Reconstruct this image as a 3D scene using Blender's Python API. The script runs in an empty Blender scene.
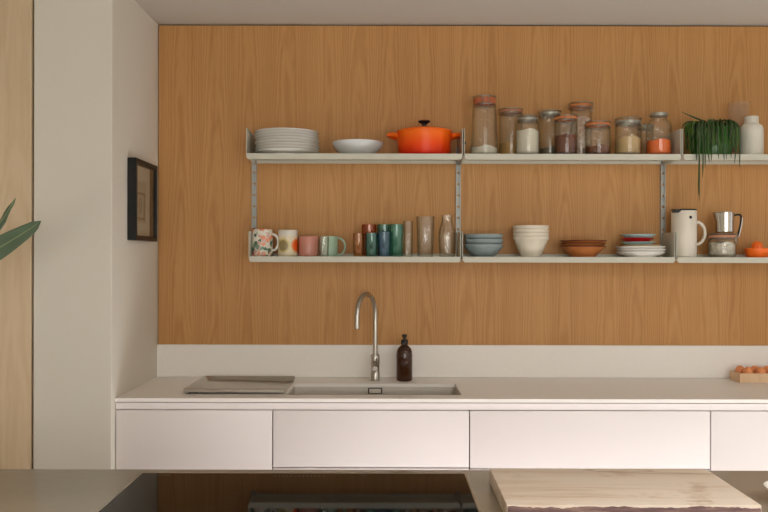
import bpy, bmesh, math, random
from mathutils import Vector, Matrix
random.seed(7)
PI = math.pi
C = bpy.context.scene.collection
SC = bpy.context.scene

# ------------------------------------------------------------------ camera
F, CX, CY, DW, CZ, ROLL = 810.0, 384.0, 260.0, 3.6, 1.42, 0.0021
cam_d = bpy.data.cameras.new('camera')
cam = bpy.data.objects.new('camera', cam_d); C.objects.link(cam)
cam.location = (0, -DW, CZ); cam.rotation_euler = (PI/2, -ROLL, 0)
cam_d.sensor_width = 36; cam_d.lens = F/768*36; cam_d.shift_y = 4/768
cam_d.clip_start = 0.05; cam_d.clip_end = 100
SC.camera = cam

def X(px, y): return (px-CX)*(DW+y)/F
def Z(px, py, y): return CZ-(py-(px-CX)*ROLL-CY)*(DW+y)/F
def L(px, y): return px*(DW+y)/F          # a length in pixels at depth y

# ------------------------------------------------------------------ materials
def lin(c):
    return tuple((v/255/12.92 if v/255 <= .04045 else ((v/255+.055)/1.055)**2.4) for v in c)+(1,)
class NT:
    def __init__(s, name):
        s.m = bpy.data.materials.new(name); s.m.use_nodes = True
        s.t = s.m.node_tree; s.t.nodes.clear()
        s.out = s.t.nodes.new('ShaderNodeOutputMaterial')
    def n(s, typ, **kw):
        nd = s.t.nodes.new('ShaderNode'+typ)
        for k, v in kw.items():
            if hasattr(nd, k): setattr(nd, k, v)
        return nd
    def l(s, a, b): s.t.links.new(a, b)
    def math(s, op, a, b=None, c=None):
        nd = s.n('Math', operation=op)
        for i, v in enumerate((a, b, c)):
            if v is None: continue
            if isinstance(v, (int, float)): nd.inputs[i].default_value = v
            else: s.l(v, nd.inputs[i])
        return nd.outputs[0]
    def mix(s, fac, a, b, blend='MIX'):
        nd = s.n('Mix', data_type='RGBA', blend_type=blend)
        for sock, v in ((nd.inputs[0], fac), (nd.inputs[6], a), (nd.inputs[7], b)):
            if isinstance(v, (int, float)): sock.default_value = v
            elif isinstance(v, tuple): sock.default_value = v
            else: s.l(v, sock)
        return nd.outputs[2]
    def ramp(s, fac, stops, interp='LINEAR'):
        nd = s.n('ValToRGB'); cr = nd.color_ramp; cr.interpolation = interp
        while len(cr.elements) < len(stops): cr.elements.new(0.5)
        for e, (p, c) in zip(cr.elements, stops): e.position = p; e.color = c
        s.l(fac, nd.inputs[0]); return nd.outputs[0]
    def coords(s, scale=(1, 1, 1), loc=(0, 0, 0)):
        tc = s.n('TexCoord'); mp = s.n('Mapping')
        mp.inputs['Scale'].default_value = scale; mp.inputs['Location'].default_value = loc
        s.l(tc.outputs['Object'], mp.inputs[0]); return mp.outputs[0]
    def noise(s, vec, scale, detail=3, rough=.5, dist=0):
        nd = s.n('TexNoise'); nd.inputs['Scale'].default_value = scale
        nd.inputs['Detail'].default_value = detail; nd.inputs['Roughness'].default_value = rough
        nd.inputs['Distortion'].default_value = dist
        s.l(vec, nd.inputs['Vector']); return nd.outputs[0]
    def bsdf(s, color=None, rough=.5, metal=0, spec=.5, **kw):
        p = s.n('BsdfPrincipled')
        for key, v in (('Base Color', color), ('Roughness', rough), ('Metallic', metal), ('Specular IOR Level', spec)):
            if v is None: continue
            if isinstance(v, (int, float, tuple)): p.inputs[key].default_value = v
            else: s.l(v, p.inputs[key])
        for k, v in kw.items(): p.inputs[k.replace('_', ' ')].default_value = v
        s.l(p.outputs[0], s.out.inputs[0]); return p
    def bump(s, p, h, strength=.2, dist=.002):
        b = s.n('Bump'); b.inputs['Strength'].default_value = strength; b.inputs['Distance'].default_value = dist
        s.l(h, b.inputs['Height']); s.l(b.outputs[0], p.inputs['Normal'])

def plain(name, c, rough=.5, metal=0, spec=.5, vary=.04, scale=30, **kw):
    t = NT(name); v = t.coords()
    n = t.noise(v, scale, 3)
    c = lin(c); d = tuple(x*(1-vary*2) for x in c[:3])+(1,)
    t.bsdf(t.mix(n, c, d), rough, metal, spec, **kw)
    return t.m

def glass(name, tint=(255, 255, 255), edge=(200, 205, 200), ior=1.45, rough=.02, refl=1.0, body=None, cloud=0.0, bumpy=0.0):
    """thin walled glass: see-through, tinted more where the wall is met at a slant, mirror-like at grazing angles"""
    t = NT(name)
    lw = t.n('LayerWeight'); lw.inputs[0].default_value = .5
    fc = lw.outputs['Facing']
    col = t.mix(t.math('POWER', fc, 2.0), lin(tint), lin(edge))
    tr = t.n('BsdfTransparent'); t.l(col, tr.inputs[0])
    gl = t.n('BsdfGlossy'); gl.inputs['Roughness'].default_value = rough; gl.inputs[0].default_value = (refl, refl, refl, 1)
    r0 = ((ior-1)/(ior+1))**2
    fr = t.math('ADD', t.math('MULTIPLY', t.math('POWER', fc, 5.0), (1-r0)*.7), r0)
    mx = t.n('MixShader'); t.l(fr, mx.inputs[0]); t.l(tr.outputs[0], mx.inputs[1]); t.l(gl.outputs[0], mx.inputs[2])
    last = mx.outputs[0]
    if body:                                           # coloured glass scatters some light in its thickness
        df = t.n('BsdfPrincipled'); df.inputs['Base Color'].default_value = lin(body); df.inputs['Roughness'].default_value = .08
        m2 = t.n('MixShader'); m2.inputs[0].default_value = cloud; t.l(last, m2.inputs[1]); t.l(df.outputs[0], m2.inputs[2]); last = m2.outputs[0]
    if bumpy:
        nz = t.noise(t.coords((1, 1, .35)), 95, 2); b = t.n('Bump'); b.inputs['Strength'].default_value = bumpy; b.inputs['Distance'].default_value = .004
        t.l(nz, b.inputs['Height']); t.l(b.outputs[0], gl.inputs['Normal'])
    t.l(last, t.out.inputs[0]); return t.m

def veneer(name, base, dark, light, leaf=.155, contrast=1.0, rough=.5, seed=0.0):
    """vertical crown-cut oak: leaves of veneer side by side, each with its own arches and fine pores"""
    t = NT(name)
    tc = t.n('TexCoord'); sx = t.n('SeparateXYZ'); t.l(tc.outputs['Object'], sx.inputs[0])
    x, z = sx.outputs[0], sx.outputs[2]
    q = t.math('DIVIDE', t.math('ADD', x, 20.03+seed), leaf)
    idx = t.math('FLOOR', q); fr = t.math('SUBTRACT', t.math('FRACT', q), .5)
    wn = t.n('TexWhiteNoise', noise_dimensions='1D'); t.l(idx, wn.inputs['W']); rnd = wn.outputs[0]
    cen = t.math('SUBTRACT', fr, t.math('MULTIPLY', t.math('SUBTRACT', rnd, .5), .5))
    cb = t.n('CombineXYZ'); t.l(t.math('MULTIPLY', x, 9.0), cb.inputs[0]); t.l(t.math('MULTIPLY', rnd, 40), cb.inputs[1]); t.l(t.math('MULTIPLY', z, 1.5), cb.inputs[2])
    nz = t.noise(cb.outputs[0], 1.0, 4, .55)
    f = t.math('ADD', t.math('MULTIPLY', t.math('MULTIPLY', cen, cen), 22.0), t.math('MULTIPLY', z, 2.2))
    f = t.math('ADD', f, t.math('MULTIPLY', nz, 5.0))
    ring = t.math('ADD', t.math('MULTIPLY', t.math('SINE', t.math('MULTIPLY', f, 6.0)), .5), .5)
    cb2 = t.n('CombineXYZ'); t.l(t.math('MULTIPLY', x, 230.0), cb2.inputs[0]); t.l(t.math('MULTIPLY', z, 5.0), cb2.inputs[2]); t.l(rnd, cb2.inputs[1])
    fine = t.noise(cb2.outputs[0], 1.0, 2, .6)
    cb3 = t.n('CombineXYZ'); t.l(t.math('MULTIPLY', x, 26.0), cb3.inputs[0]); t.l(t.math('MULTIPLY', z, .5), cb3.inputs[2])
    streak = t.noise(cb3.outputs[0], 1.0, 3, .6)
    v = t.math('ADD', t.math('MULTIPLY', ring, .22), t.math('MULTIPLY', fine, .34))
    v = t.math('ADD', v, t.math('MULTIPLY', streak, .44))
    v = t.math('ADD', v, t.math('MULTIPLY', t.math('SUBTRACT', rnd, .5), .10))
    v = t.math('ADD', t.math('MULTIPLY', t.math('SUBTRACT', v, .5), contrast), .5)
    col = t.ramp(v, [(.22, lin(dark)), (.5, lin(base)), (.8, lin(light))])
    p = t.bsdf(col, rough, 0, .35); t.bump(p, fine, .06, .0006)
    return t.m

M = {}
M['oak'] = veneer('oak_veneer', (192, 141, 85), (168, 115, 61), (206, 158, 102), contrast=.8)
M['pale_wood'] = veneer('pale_birch', (206, 182, 150), (194, 167, 134), (213, 190, 162), .3, .8, .5, 3.1)
M['paint'] = plain('white_wall_paint', (216, 210, 198), .85, vary=.012, scale=6)
M['ceil'] = plain('ceiling_paint', (196, 190, 180), .9, vary=.012, scale=5)
M['dark_gap'] = plain('dark_backing', (32, 24, 18), .9)
M['cab'] = plain('satin_white_lacquer', (236, 228, 227), .42, spec=.35, vary=.01, scale=4)
M['carcass'] = plain('cabinet_carcass', (120, 100, 85), .8)
M['top'] = plain('white_composite_stone', (243, 238, 233), .38, spec=.4, vary=.02, scale=60)
M['shelf'] = plain('off_white_powder_coat', (200, 197, 182), .45, spec=.4, vary=.01)
M['alu'] = plain('anodised_aluminium', (164, 165, 160), .45, .4, vary=.03)
M['steel'] = plain('brushed_steel', (192, 186, 176), .28, 1, vary=.05, scale=80)
M['steel_satin'] = plain('satin_steel', (218, 211, 202), .45, .85, vary=.05, scale=50)
M['plate_steel'] = plain('light_plate_steel', (222, 215, 206), .35, .15)
M['chrome'] = plain('polished_steel', (205, 200, 194), .12, 1, vary=.02)
M['black_plastic'] = plain('black_plastic', (24, 22, 22), .4)
M['black_frame'] = plain('black_stained_wood', (24, 23, 22), .42, spec=.3)
M['white_china'] = plain('white_china', (238, 235, 229), .25, vary=.01)
M['grey_china'] = plain('grey_white_china', (214, 216, 216), .3, vary=.01)
M['blue_china'] = plain('grey_blue_stoneware', (136, 149, 151), .35, vary=.05)
M['cream_china'] = plain('cream_stoneware', (224, 214, 196), .4, vary=.02)
M['brown_china'] = plain('brown_earthenware', (190, 116, 60), .35, vary=.12, scale=18)
M['brown_rim'] = plain('dark_brown_earthenware', (120, 62, 34), .4, vary=.1)
M['sky_china'] = plain('pale_blue_china', (176, 206, 208), .3, vary=.02)
M['red_china'] = plain('red_glazed_china', (186, 28, 30), .3, vary=.03)
M['beige_china'] = plain('beige_china', (222, 196, 156), .35, vary=.03)
M['pink_china'] = plain('pink_glazed_china', (206, 140, 124), .28, vary=.06, scale=14)
M['mint_china'] = plain('mint_glazed_china', (168, 196, 172), .3, vary=.04)
M['jug_white'] = plain('off_white_plastic', (226, 218, 204), .3, vary=.01)
M['bottle_white'] = plain('matt_white_ceramic', (224, 220, 208), .42, vary=.02)
M['orange_plastic'] = plain('orange_plastic', (255, 116, 30), .3, vary=.02)
M['rubber_orange'] = plain('orange_rubber', (206, 126, 72), .55, vary=.05)
M['rubber_pink'] = plain('faded_pink_rubber', (190, 134, 104), .55, vary=.05)
M['rubber_red'] = plain('reddish_rubber', (178, 96, 60), .5, vary=.05)
M['wire'] = plain('steel_wire', (160, 156, 148), .3, 1)
M['tin'] = plain('grey_tin_lid', (176, 174, 164), .35, .7)
M['clear'] = glass('clear_glass', (254, 254, 252), (218, 220, 212), 1.42, .04, body=(226, 222, 214), cloud=.018)
M['clear2'] = glass('clear_tumbler_glass', (254, 254, 252), (190, 192, 186), 1.75, .05, body=(240, 236, 228), cloud=.012, bumpy=.35)
M['amber'] = glass('amber_glass', (244, 220, 170), (190, 138, 70), 1.7, .05, body=(200, 152, 88), cloud=.12, bumpy=.3)
M['redamber'] = glass('red_amber_glass', (238, 190, 140), (180, 100, 50), 1.7, .05, body=(206, 116, 48), cloud=.14, bumpy=.3)
M['green_g'] = glass('green_glass', (204, 228, 220), (104, 156, 144), 1.7, .05, body=(100, 164, 148), cloud=.18, bumpy=.3)
M['blue_g'] = glass('blue_glass', (198, 216, 226), (98, 136, 164), 1.7, .05, body=(104, 148, 176), cloud=.20, bumpy=.3)
M['teal_g'] = glass('teal_glass', (204, 230, 222), (100, 164, 152), 1.7, .05, body=(112, 178, 160), cloud=.18, bumpy=.3)
M['emerald_g'] = glass('emerald_glass', (202, 230, 220), (92, 160, 144), 1.7, .05, body=(108, 180, 158), cloud=.18, bumpy=.3)
M['green_pot'] = plain('green_glaze', (58, 116, 40), .18, vary=.12, scale=12)
M['soil'] = plain('potting_soil', (50, 36, 26), .95, vary=.2, scale=200)
M['strand'] = plain('trailing_leaf_green', (80, 108, 44), .45, vary=.25, scale=40)
M['strand3'] = plain('trailing_leaf_light', (106, 146, 56), .45, vary=.2, scale=40)
M['strand2'] = plain('trailing_leaf_dark', (60, 84, 40), .5, vary=.25, scale=40)
M['leaf'] = plain('waxy_leaf_green', (90, 110, 84), .4, vary=.16, scale=14)
M['midrib'] = plain('leaf_midrib', (150, 160, 112), .5)
M['bark'] = plain('plant_stem_bark', (104, 84, 62), .85, vary=.15, scale=60)
M['terracotta'] = plain('grey_planter', (150, 142, 132), .8, vary=.06)
M['egg'] = plain('brown_eggshell', (238, 152, 96), .45, vary=.07, scale=35)
M['egg2'] = plain('pale_brown_eggshell', (216, 142, 94), .5, vary=.07, scale=35)
M['beech'] = veneer('pale_beech', (224, 190, 154), (212, 174, 138), (232, 202, 168), .5, .6, .55, 1.2)
M['floor'] = plain('pale_floor', (202, 200, 199), .45, vary=.06, scale=4)
M['soap'] = None
M['rubber_black'] = plain('black_rubber', (20, 18, 17), .7)
M['mat'] = plain('cream_mount_board', (205, 198, 184), .9, vary=.02)
M['window_frame'] = plain('dark_window_frame', (60, 58, 56), .4)
M['liquid'] = plain('dark_soap', (26, 12, 6), .3)

# brown bottle glass: dark, glossy
t = NT('brown_bottle_glass'); p = t.bsdf(lin((70, 36, 16)), .08, 0, .6); p.inputs['Transmission Weight'].default_value = .25; M['soap'] = t.m
# frosted glass
t = NT('frosted_glass'); tr = t.n('BsdfTransparent'); tr.inputs[0].default_value = (.975, .965, .955, 1)
df = t.n('BsdfPrincipled'); df.inputs['Base Color'].default_value = lin((214, 196, 176)); df.inputs['Roughness'].default_value = .5
mx = t.n('MixShader'); mx.inputs[0].default_value = .10; t.l(tr.outputs[0], mx.inputs[1]); t.l(df.outputs[0], mx.inputs[2]); t.l(mx.outputs[0], t.out.inputs[0]); M['frost'] = t.m
# black hob glass
t = NT('black_hob_glass'); t.bsdf(lin((10, 10, 10)), .03, 0, .5, IOR=1.18); M['hob'] = t.m
M['hob_mark'] = plain('grey_printed_mark', (110, 106, 98), .5)
# flame orange enamel (a real glaze that runs from orange into red towards the base)
t = NT('flame_orange_enamel'); tc = t.n('TexCoord'); sx = t.n('SeparateXYZ'); t.l(tc.outputs['Object'], sx.inputs[0])
z = t.math('MULTIPLY', sx.outputs[2], 10.0)
t.bsdf(t.ramp(z, [(.0, lin((206, 28, 8))), (.45, lin((236, 74, 10))), (.9, lin((246, 108, 22)))]), .3, 0, .25); M['enamel'] = t.m
# stone of the island
t = NT('honed_concrete'); v = t.coords()
a = t.noise(v, 3.0, 5, .6); b = t.noise(v, 40.0, 3, .6)
col = t.mix(a, lin((168, 158, 143)), lin((140, 131, 117))); col = t.mix(t.math('MULTIPLY', b, .35), col, lin((176, 166, 148)))
p = t.bsdf(col, t.math('ADD', t.math('MULTIPLY', a, .10), .2), 0, .7); M['stone'] = t.m
# worn chopping board, grain along x
t = NT('worn_board_wood'); v = t.coords((2.2, 26, 26)); v2 = t.coords((1.2, 5, 5), (3, 1, 0)); v3 = t.coords((9, 9, 9))
g = t.noise(v, 1.0, 4, .6, .6); g2 = t.noise(v2, 1.6, 3, .5, 1.2); g3 = t.noise(v3, 1.0, 4, .6)
col = t.ramp(g, [(.3, lin((208, 176, 146))), (.5, lin((236, 218, 200))), (.75, lin((240, 224, 208)))])
col = t.mix(t.math('MULTIPLY', g2, .5), col, lin((236, 222, 208)))
crack = t.math('GREATER_THAN', t.math('SUBTRACT', 1.0, t.math('ABSOLUTE', t.math('MULTIPLY', t.math('SUBTRACT', g2, .57), 55.0))), 0.0)
col = t.mix(t.math('MULTIPLY', crack, .35), col, lin((150, 112, 76)))
stain = t.ramp(g3, [(.6, (0, 0, 0, 1)), (.72, (1, 1, 1, 1))]); col = t.mix(t.math('MULTIPLY', stain, .4), col, lin((176, 136, 100)))
p = t.bsdf(col, .62, 0, .3); t.bump(p, g, .25, .001); M['board'] = t.m
t = NT('dark_board_edge'); v = t.coords((14, 14, 120)); g = t.noise(v, 1.0, 4, .6); g2 = t.noise(t.coords((60, 10, 10)), 1.0, 4, .7)
col = t.ramp(g, [(.35, lin((112, 84, 78))), (.55, lin((150, 120, 112))), (.7, lin((186, 154, 134)))]); col = t.mix(t.math('MULTIPLY', g2, .5), col, lin((112, 92, 104)))
t.bsdf(col, .7, 0, .3); M['board_edge'] = t.m
# granular fillings
def grains(name, a, b, scale=420, rough=.9):
    t = NT(name); v = t.n('TexVoronoi'); v.inputs['Scale'].default_value = scale; t.l(t.coords(), v.inputs['Vector'])
    p = t.bsdf(t.mix(v.outputs['Color'], lin(a), lin(b)), rough, 0, .2); t.bump(p, v.outputs['Distance'], .4, .003); return t.m
G_flour = grains('white_flour', (232, 226, 214), (214, 206, 192), 900)
G_beige = grains('beige_flakes', (214, 184, 136), (190, 156, 106), 260)
G_yellow = grains('yellow_brown_grain', (200, 160, 92), (168, 122, 62), 420)
G_brown = grains('dark_brown_beans', (128, 66, 36), (84, 40, 20), 160)
G_cocoa = grains('brown_grain', (138, 78, 40), (98, 52, 26), 420)
G_pink = grains('pinkish_flakes', (226, 206, 192), (178, 140, 124), 95)
G_grey = grains('grey_seed', (140, 128, 108), (96, 84, 66), 380)
G_orange = grains('orange_lentils', (255, 134, 48), (246, 104, 30), 300)
G_white = grains('white_chunks', (222, 216, 206), (168, 160, 148), 70)

# floral mug
t = NT('floral_print_china'); v = t.n('TexVoronoi'); v.inputs['Scale'].default_value = 52
nv = t.n('TexNoise'); nv.inputs['Scale'].default_value = 70; cc = t.coords(loc=(.013, .02, .011)); t.l(cc, nv.inputs['Vector'])
vm = t.n('VectorMath', operation='MULTIPLY_ADD'); t.l(nv.outputs['Color'], vm.inputs[0]); vm.inputs[1].default_value = (.022, .022, .022); t.l(cc, vm.inputs[2])
t.l(vm.outputs[0], v.inputs['Vector'])
sp = t.n('SeparateColor'); t.l(v.outputs['Color'], sp.inputs[0])
cream = lin((224, 218, 204))
col = t.ramp(sp.outputs[0], [(0, lin((232, 150, 116))), (.2, lin((214, 176, 166))), (.34, cream), (.42, lin((84, 116, 92))), (.58, lin((226, 118, 88))), (.72, cream), (.80, lin((120, 150, 128))), (.9, lin((222, 168, 150)))], 'CONSTANT')
msk = t.math('LESS_THAN', v.outputs['Distance'], .56)
t.bsdf(t.mix(msk, cream, col), .28, 0, .5); M['floral'] = t.m
# mug with discs
t = NT('disc_print_china'); tc = t.n('TexCoord'); sx = t.n('SeparateXYZ'); t.l(tc.outputs['Object'], sx.inputs[0])
ang = t.math('ARCTAN2', sx.outputs[0], t.math('MULTIPLY', sx.outputs[1], -1.0))
q = t.math('DIVIDE', t.math('ADD', ang, 10*PI+.38+PI/4+PI/2), PI/2)
par = t.math('MODULO', t.math('FLOOR', q), 2.0)
s_ = t.math('MULTIPLY', t.math('SUBTRACT', t.math('FRACT', q), .5), PI/2*.042)
dz = t.math('SUBTRACT', sx.outputs[2], .047)
d = t.math('SQRT', t.math('ADD', t.math('MULTIPLY', s_, s_), t.math('MULTIPLY', dz, dz)))
inner = t.mix(par, lin((150, 132, 88)), lin((240, 100, 30)))
halo = t.mix(par, lin((206, 188, 124)), lin((240, 150, 90)))
col = t.mix(t.math('LESS_THAN', d, .030), lin((226, 212, 182)), halo); col = t.mix(t.math('LESS_THAN', d, .0225), col, inner)
col = t.mix(t.math('GREATER_THAN', sx.outputs[2], .088), col, lin((222, 216, 204)))
t.bsdf(col, .28, 0, .5); M['discs'] = t.m
# sketch in the frame (plain drawn lines on paper)
M['paper'] = plain('drawing_paper', (186, 178, 160), .9, vary=.04, scale=25)
M['ink'] = plain('brown_ink', (104, 92, 76), .9)
M['picture_glass'] = glass('picture_glass', (250, 250, 248), (225, 225, 222), 1.45, .02)
M['pane'] = glass('window_glass', (252, 252, 252), (230, 234, 232), 1.3, .02)

# ------------------------------------------------------------------ mesh helpers
def box(bm, x0, x1, y0, y1, z0, z1, bev=0, seg=2):
    b = bmesh.new(); bmesh.ops.create_cube(b, size=1)
    for v in b.verts:
        v.co = Vector(((x0+x1)/2+v.co.x*(x1-x0), (y0+y1)/2+v.co.y*(y1-y0), (z0+z1)/2+v.co.z*(z1-z0)))
    if bev: bmesh.ops.bevel(b, geom=list(b.edges), offset=bev, segments=seg, profile=.5, affect='EDGES')
    join(bm, b); return bm
def join(bm, b, mat=None):
    mp = {}
    for v in b.verts: mp[v] = bm.verts.new(mat @ v.co if mat else v.co)
    for f in b.faces:
        try: bm.faces.new([mp[v] for v in f.verts])
        except ValueError: pass
    b.free()
def lathe(bm, prof, n=48, cx=0, cy=0, cz=0, ripple=0, nr=24, ry=1.0):
    rings = []
    for (r, z) in prof:
        if r < 1e-6: rings.append([bm.verts.new((cx, cy, cz+z))])
        else:
            ring = []
            for k in range(n):
                a = 2*PI*k/n; rr = r*(1+ripple*math.cos(nr*a))
                ring.append(bm.verts.new((cx+rr*math.cos(a), cy+rr*ry*math.sin(a), cz+z)))
            rings.append(ring)
    for a, b in zip(rings, rings[1:]):
        if len(a) == 1 and len(b) == 1: continue
        for k in range(n):
            k2 = (k+1) % n
            if len(a) == 1: f = [a[0], b[k2], b[k]]
            elif len(b) == 1: f = [a[k], a[k2], b[0]]
            else: f = [a[k], a[k2], b[k2], b[k]]
            bm.faces.new(f)
    return bm
def tube(bm, pts, r, n=10, ry=None, caps=True, closed=False):
    pts = [Vector(p) for p in pts]; N = len(pts)
    rs = r if isinstance(r, (list, tuple)) else [r]*N
    up = None; rings = []
    for i, p in enumerate(pts):
        a = pts[(i-1) % N] if (i > 0 or closed) else p; b = pts[(i+1) % N] if (i < N-1 or closed) else p
        tg = (b-a).normalized()
        if up is None:
            up = tg.orthogonal().normalized() if ry is None else (Vector(ry)-tg*tg.dot(Vector(ry))).normalized()
        else: up = (up-tg*up.dot(tg)).normalized()
        sd = tg.cross(up)
        rings.append([bm.verts.new(p+(up*math.cos(2*PI*k/n)+sd*math.sin(2*PI*k/n))*rs[i]) for k in range(n)])
    pr = list(zip(rings, rings[1:]))+([(rings[-1], rings[0])] if closed else [])
    for a, b in pr:
        for k in range(n): bm.faces.new([a[k], a[(k+1) % n], b[(k+1) % n], b[k]])
    if caps and not closed:
        bm.faces.new(list(reversed(rings[0]))); bm.faces.new(rings[-1])
    return bm
def prism(bm, pts, axis, a, b):
    """polygon pts (two of the three axes in order) swept along axis from a to b"""
    def v(p, t):
        return {'x': (t, p[0], p[1]), 'y': (p[0], t, p[1]), 'z': (p[0], p[1], t)}[axis]
    A = [bm.verts.new(v(p, a)) for p in pts]; B = [bm.verts.new(v(p, b)) for p in pts]
    bm.faces.new(A); bm.faces.new(list(reversed(B)))
    for i in range(len(pts)):
        j = (i+1) % len(pts); bm.faces.new([A[j], A[i], B[i], B[j]])
    return bm
def arc(cx, cz, r, a0, a1, n=12):
    return [(cx+r*math.cos(a0+(a1-a0)*k/n), cz+r*math.sin(a0+(a1-a0)*k/n)) for k in range(n+1)]
def bez(p0, p1, p2, p3, n=14):
    p0, p1, p2, p3 = map(Vector, (p0, p1, p2, p3)); out = []
    for k in range(n+1):
        t = k/n; s = 1-t
        out.append(p0*s**3+p1*3*s*s*t+p2*3*s*t*t+p3*t**3)
    return out
B = bmesh.new
def obj(name, bm, m, parent=None, loc=(0, 0, 0), rot=0, smooth=True, ang=35):
    bmesh.ops.recalc_face_normals(bm, faces=bm.faces)
    me = bpy.data.meshes.new(name); bm.to_mesh(me); bm.free()
    if smooth:
        for p in me.polygons: p.use_smooth = True
        me.set_sharp_from_angle(angle=math.radians(ang))
    me.materials.append(M[m] if isinstance(m, str) else m)
    o = bpy.data.objects.new(name, me); C.objects.link(o)
    o.location = loc; o.rotation_euler = (0, 0, rot)
    if parent: o.parent = parent
    return o
def tag(o, label, cat, group=None, kind=None):
    o['label'] = label; o['category'] = cat
    if group: o['group'] = group
    if kind: o['kind'] = kind
    return o
def thing(name, label, cat, loc=(0, 0, 0), rot=0, group=None):
    o = bpy.data.objects.new(name, None); C.objects.link(o); o.empty_display_size = .05
    o.location = loc; o.rotation_euler = (0, 0, rot)
    return tag(o, label, cat, group)
def struct(name, bm, m, parent=None, smooth=False):
    o = obj(name, bm, m, parent, smooth=smooth); o['kind'] = 'structure'; return o
def dup(o, label, loc, rot=None):
    r = o.copy(); C.objects.link(r); r.location = loc; r['label'] = label
    if rot is not None: r.rotation_euler = (0, 0, rot)
    for ch in list(o.children):
        c = ch.copy(); C.objects.link(c); c.parent = r
        for g in list(ch.children):
            d = g.copy(); C.objects.link(d); d.parent = c
    return r

# ------------------------------------------------------------------ setting
CEIL = 2.467
XL = X(157.5, 0)           # alcove side wall
YP = -.606                 # front of the pier
XP = X(33.5, YP)
XR, YREAR, XLL = 3.3, -7.0, -2.6
WT = CEIL-.006
struct('wall_back', box(B(), XL+.004, XR-.002, 0, .018, .002, WT), 'oak')
struct('trim_1', box(B(), XL-.1, XR, .0185, .06, 0, CEIL), 'dark_gap')
struct('wall_pier', box(B(), XP, XL, YP, .018, 0, CEIL, .002, 1), 'paint')
RX0, RX1, RY0, RY1 = .7, 2.9, -4.3, -2.9        # unseen rooflight, added to brighten the worktop and island top
bm = B(); box(bm, XLL-.1, XR+.1, YREAR-.1, RY0, CEIL, CEIL+.1); box(bm, XLL-.1, XR+.1, RY1, .1, CEIL, CEIL+.1)
box(bm, XLL-.1, RX0, RY0, RY1, CEIL, CEIL+.1); box(bm, RX1, XR+.1, RY0, RY1, CEIL, CEIL+.1)
struct('ceiling', bm, 'ceil')
struct('floor', box(B(), XLL-.1, XR+.1, YREAR-.1, .1, -.1, 0), 'floor')
# pale timber door beside the pier with a dark gap
d1 = struct('door_1', box(B(), XP-.95, XP-.009, YP+.003, YP+.028, .01, 2.44, .006, 3), 'pale_wood', smooth=True)
struct('trim_2', box(B(), XLL, XP, YP+.045, YP+.075, 0, CEIL), 'dark_gap')
struct('wall_left_return', box(B(), XLL, XP-.955, YP, YP+.045, 0, CEIL), 'paint')
struct('wall_left', box(B(), XLL-.1, XLL, YREAR, .06, 0, CEIL), 'paint')
# right wall with an unseen glazed door, added to let sun onto the aisle
DY0, DY1, DZ1 = -1.6, -.70, 2.12
bm = B(); box(bm, XR, XR+.1, YREAR, DY0, 0, CEIL); box(bm, XR, XR+.1, DY1, .06, 0, CEIL); box(bm, XR, XR+.1, DY0, DY1, DZ1, CEIL)
struct('wall_right', bm, 'paint')
bm = B()
for a, b, c, d in ((DY0, DY0+.05, 0, DZ1), (DY1-.05, DY1, 0, DZ1), (DY0+.05, DY1-.05, DZ1-.05, DZ1), (DY0+.05, DY1-.05, 0, .05)): box(bm, XR+.02, XR+.08, a, b, c, d)
d2 = struct('added_side_door', bm, 'window_frame')
obj('pane', box(B(), XR+.045, XR+.05, DY0+.05, DY1-.05, .05, DZ1-.05), 'pane', d2)
# rear wall with a wide window (behind the camera)
WX0, WX1, WZ0, WZ1 = -1.3, 2.9, .12, 2.15
bm = B(); box(bm, XLL, WX0, YREAR-.1, YREAR, 0, CEIL); box(bm, WX1, XR, YREAR-.1, YREAR, 0, CEIL)
box(bm, WX0, WX1, YREAR-.1, YREAR, 0, WZ0); box(bm, WX0, WX1, YREAR-.1, YREAR, WZ1, CEIL)
struct('wall_rear', bm, 'paint')
bm = B()
box(bm, WX0, WX1, YREAR-.08, YREAR-.02, WZ0, WZ0+.05); box(bm, WX0, WX1, YREAR-.08, YREAR-.02, WZ1-.05, WZ1)
for k in range(4):
    x = WX0+(WX1-WX0-.05)*k/3; box(bm, x, x+.05, YREAR-.08, YREAR-.02, WZ0+.05, WZ1-.05)
w1 = struct('window_1', bm, 'window_frame')
obj('pane', box(B(), WX0+.02, WX1-.02, YREAR-.055, YREAR-.05, WZ0+.05, WZ1-.05), 'pane', w1)

bm = B(); z0, z1 = CEIL+.03, CEIL+.09
box(bm, RX0, RX0+.05, RY0, RY1, z0, z1); box(bm, RX1-.05, RX1, RY0, RY1, z0, z1); box(bm, RX0+.05, RX1-.05, RY0, RY0+.05, z0, z1); box(bm, RX0+.05, RX1-.05, RY1-.05, RY1, z0, z1)
w2 = struct('added_rooflight', bm, 'window_frame'); obj('pane', box(B(), RX0+.05, RX1-.05, RY0+.05, RY1-.05, CEIL+.055, CEIL+.06), 'pane', w2)  # frame and pane of the added rooflight

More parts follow.
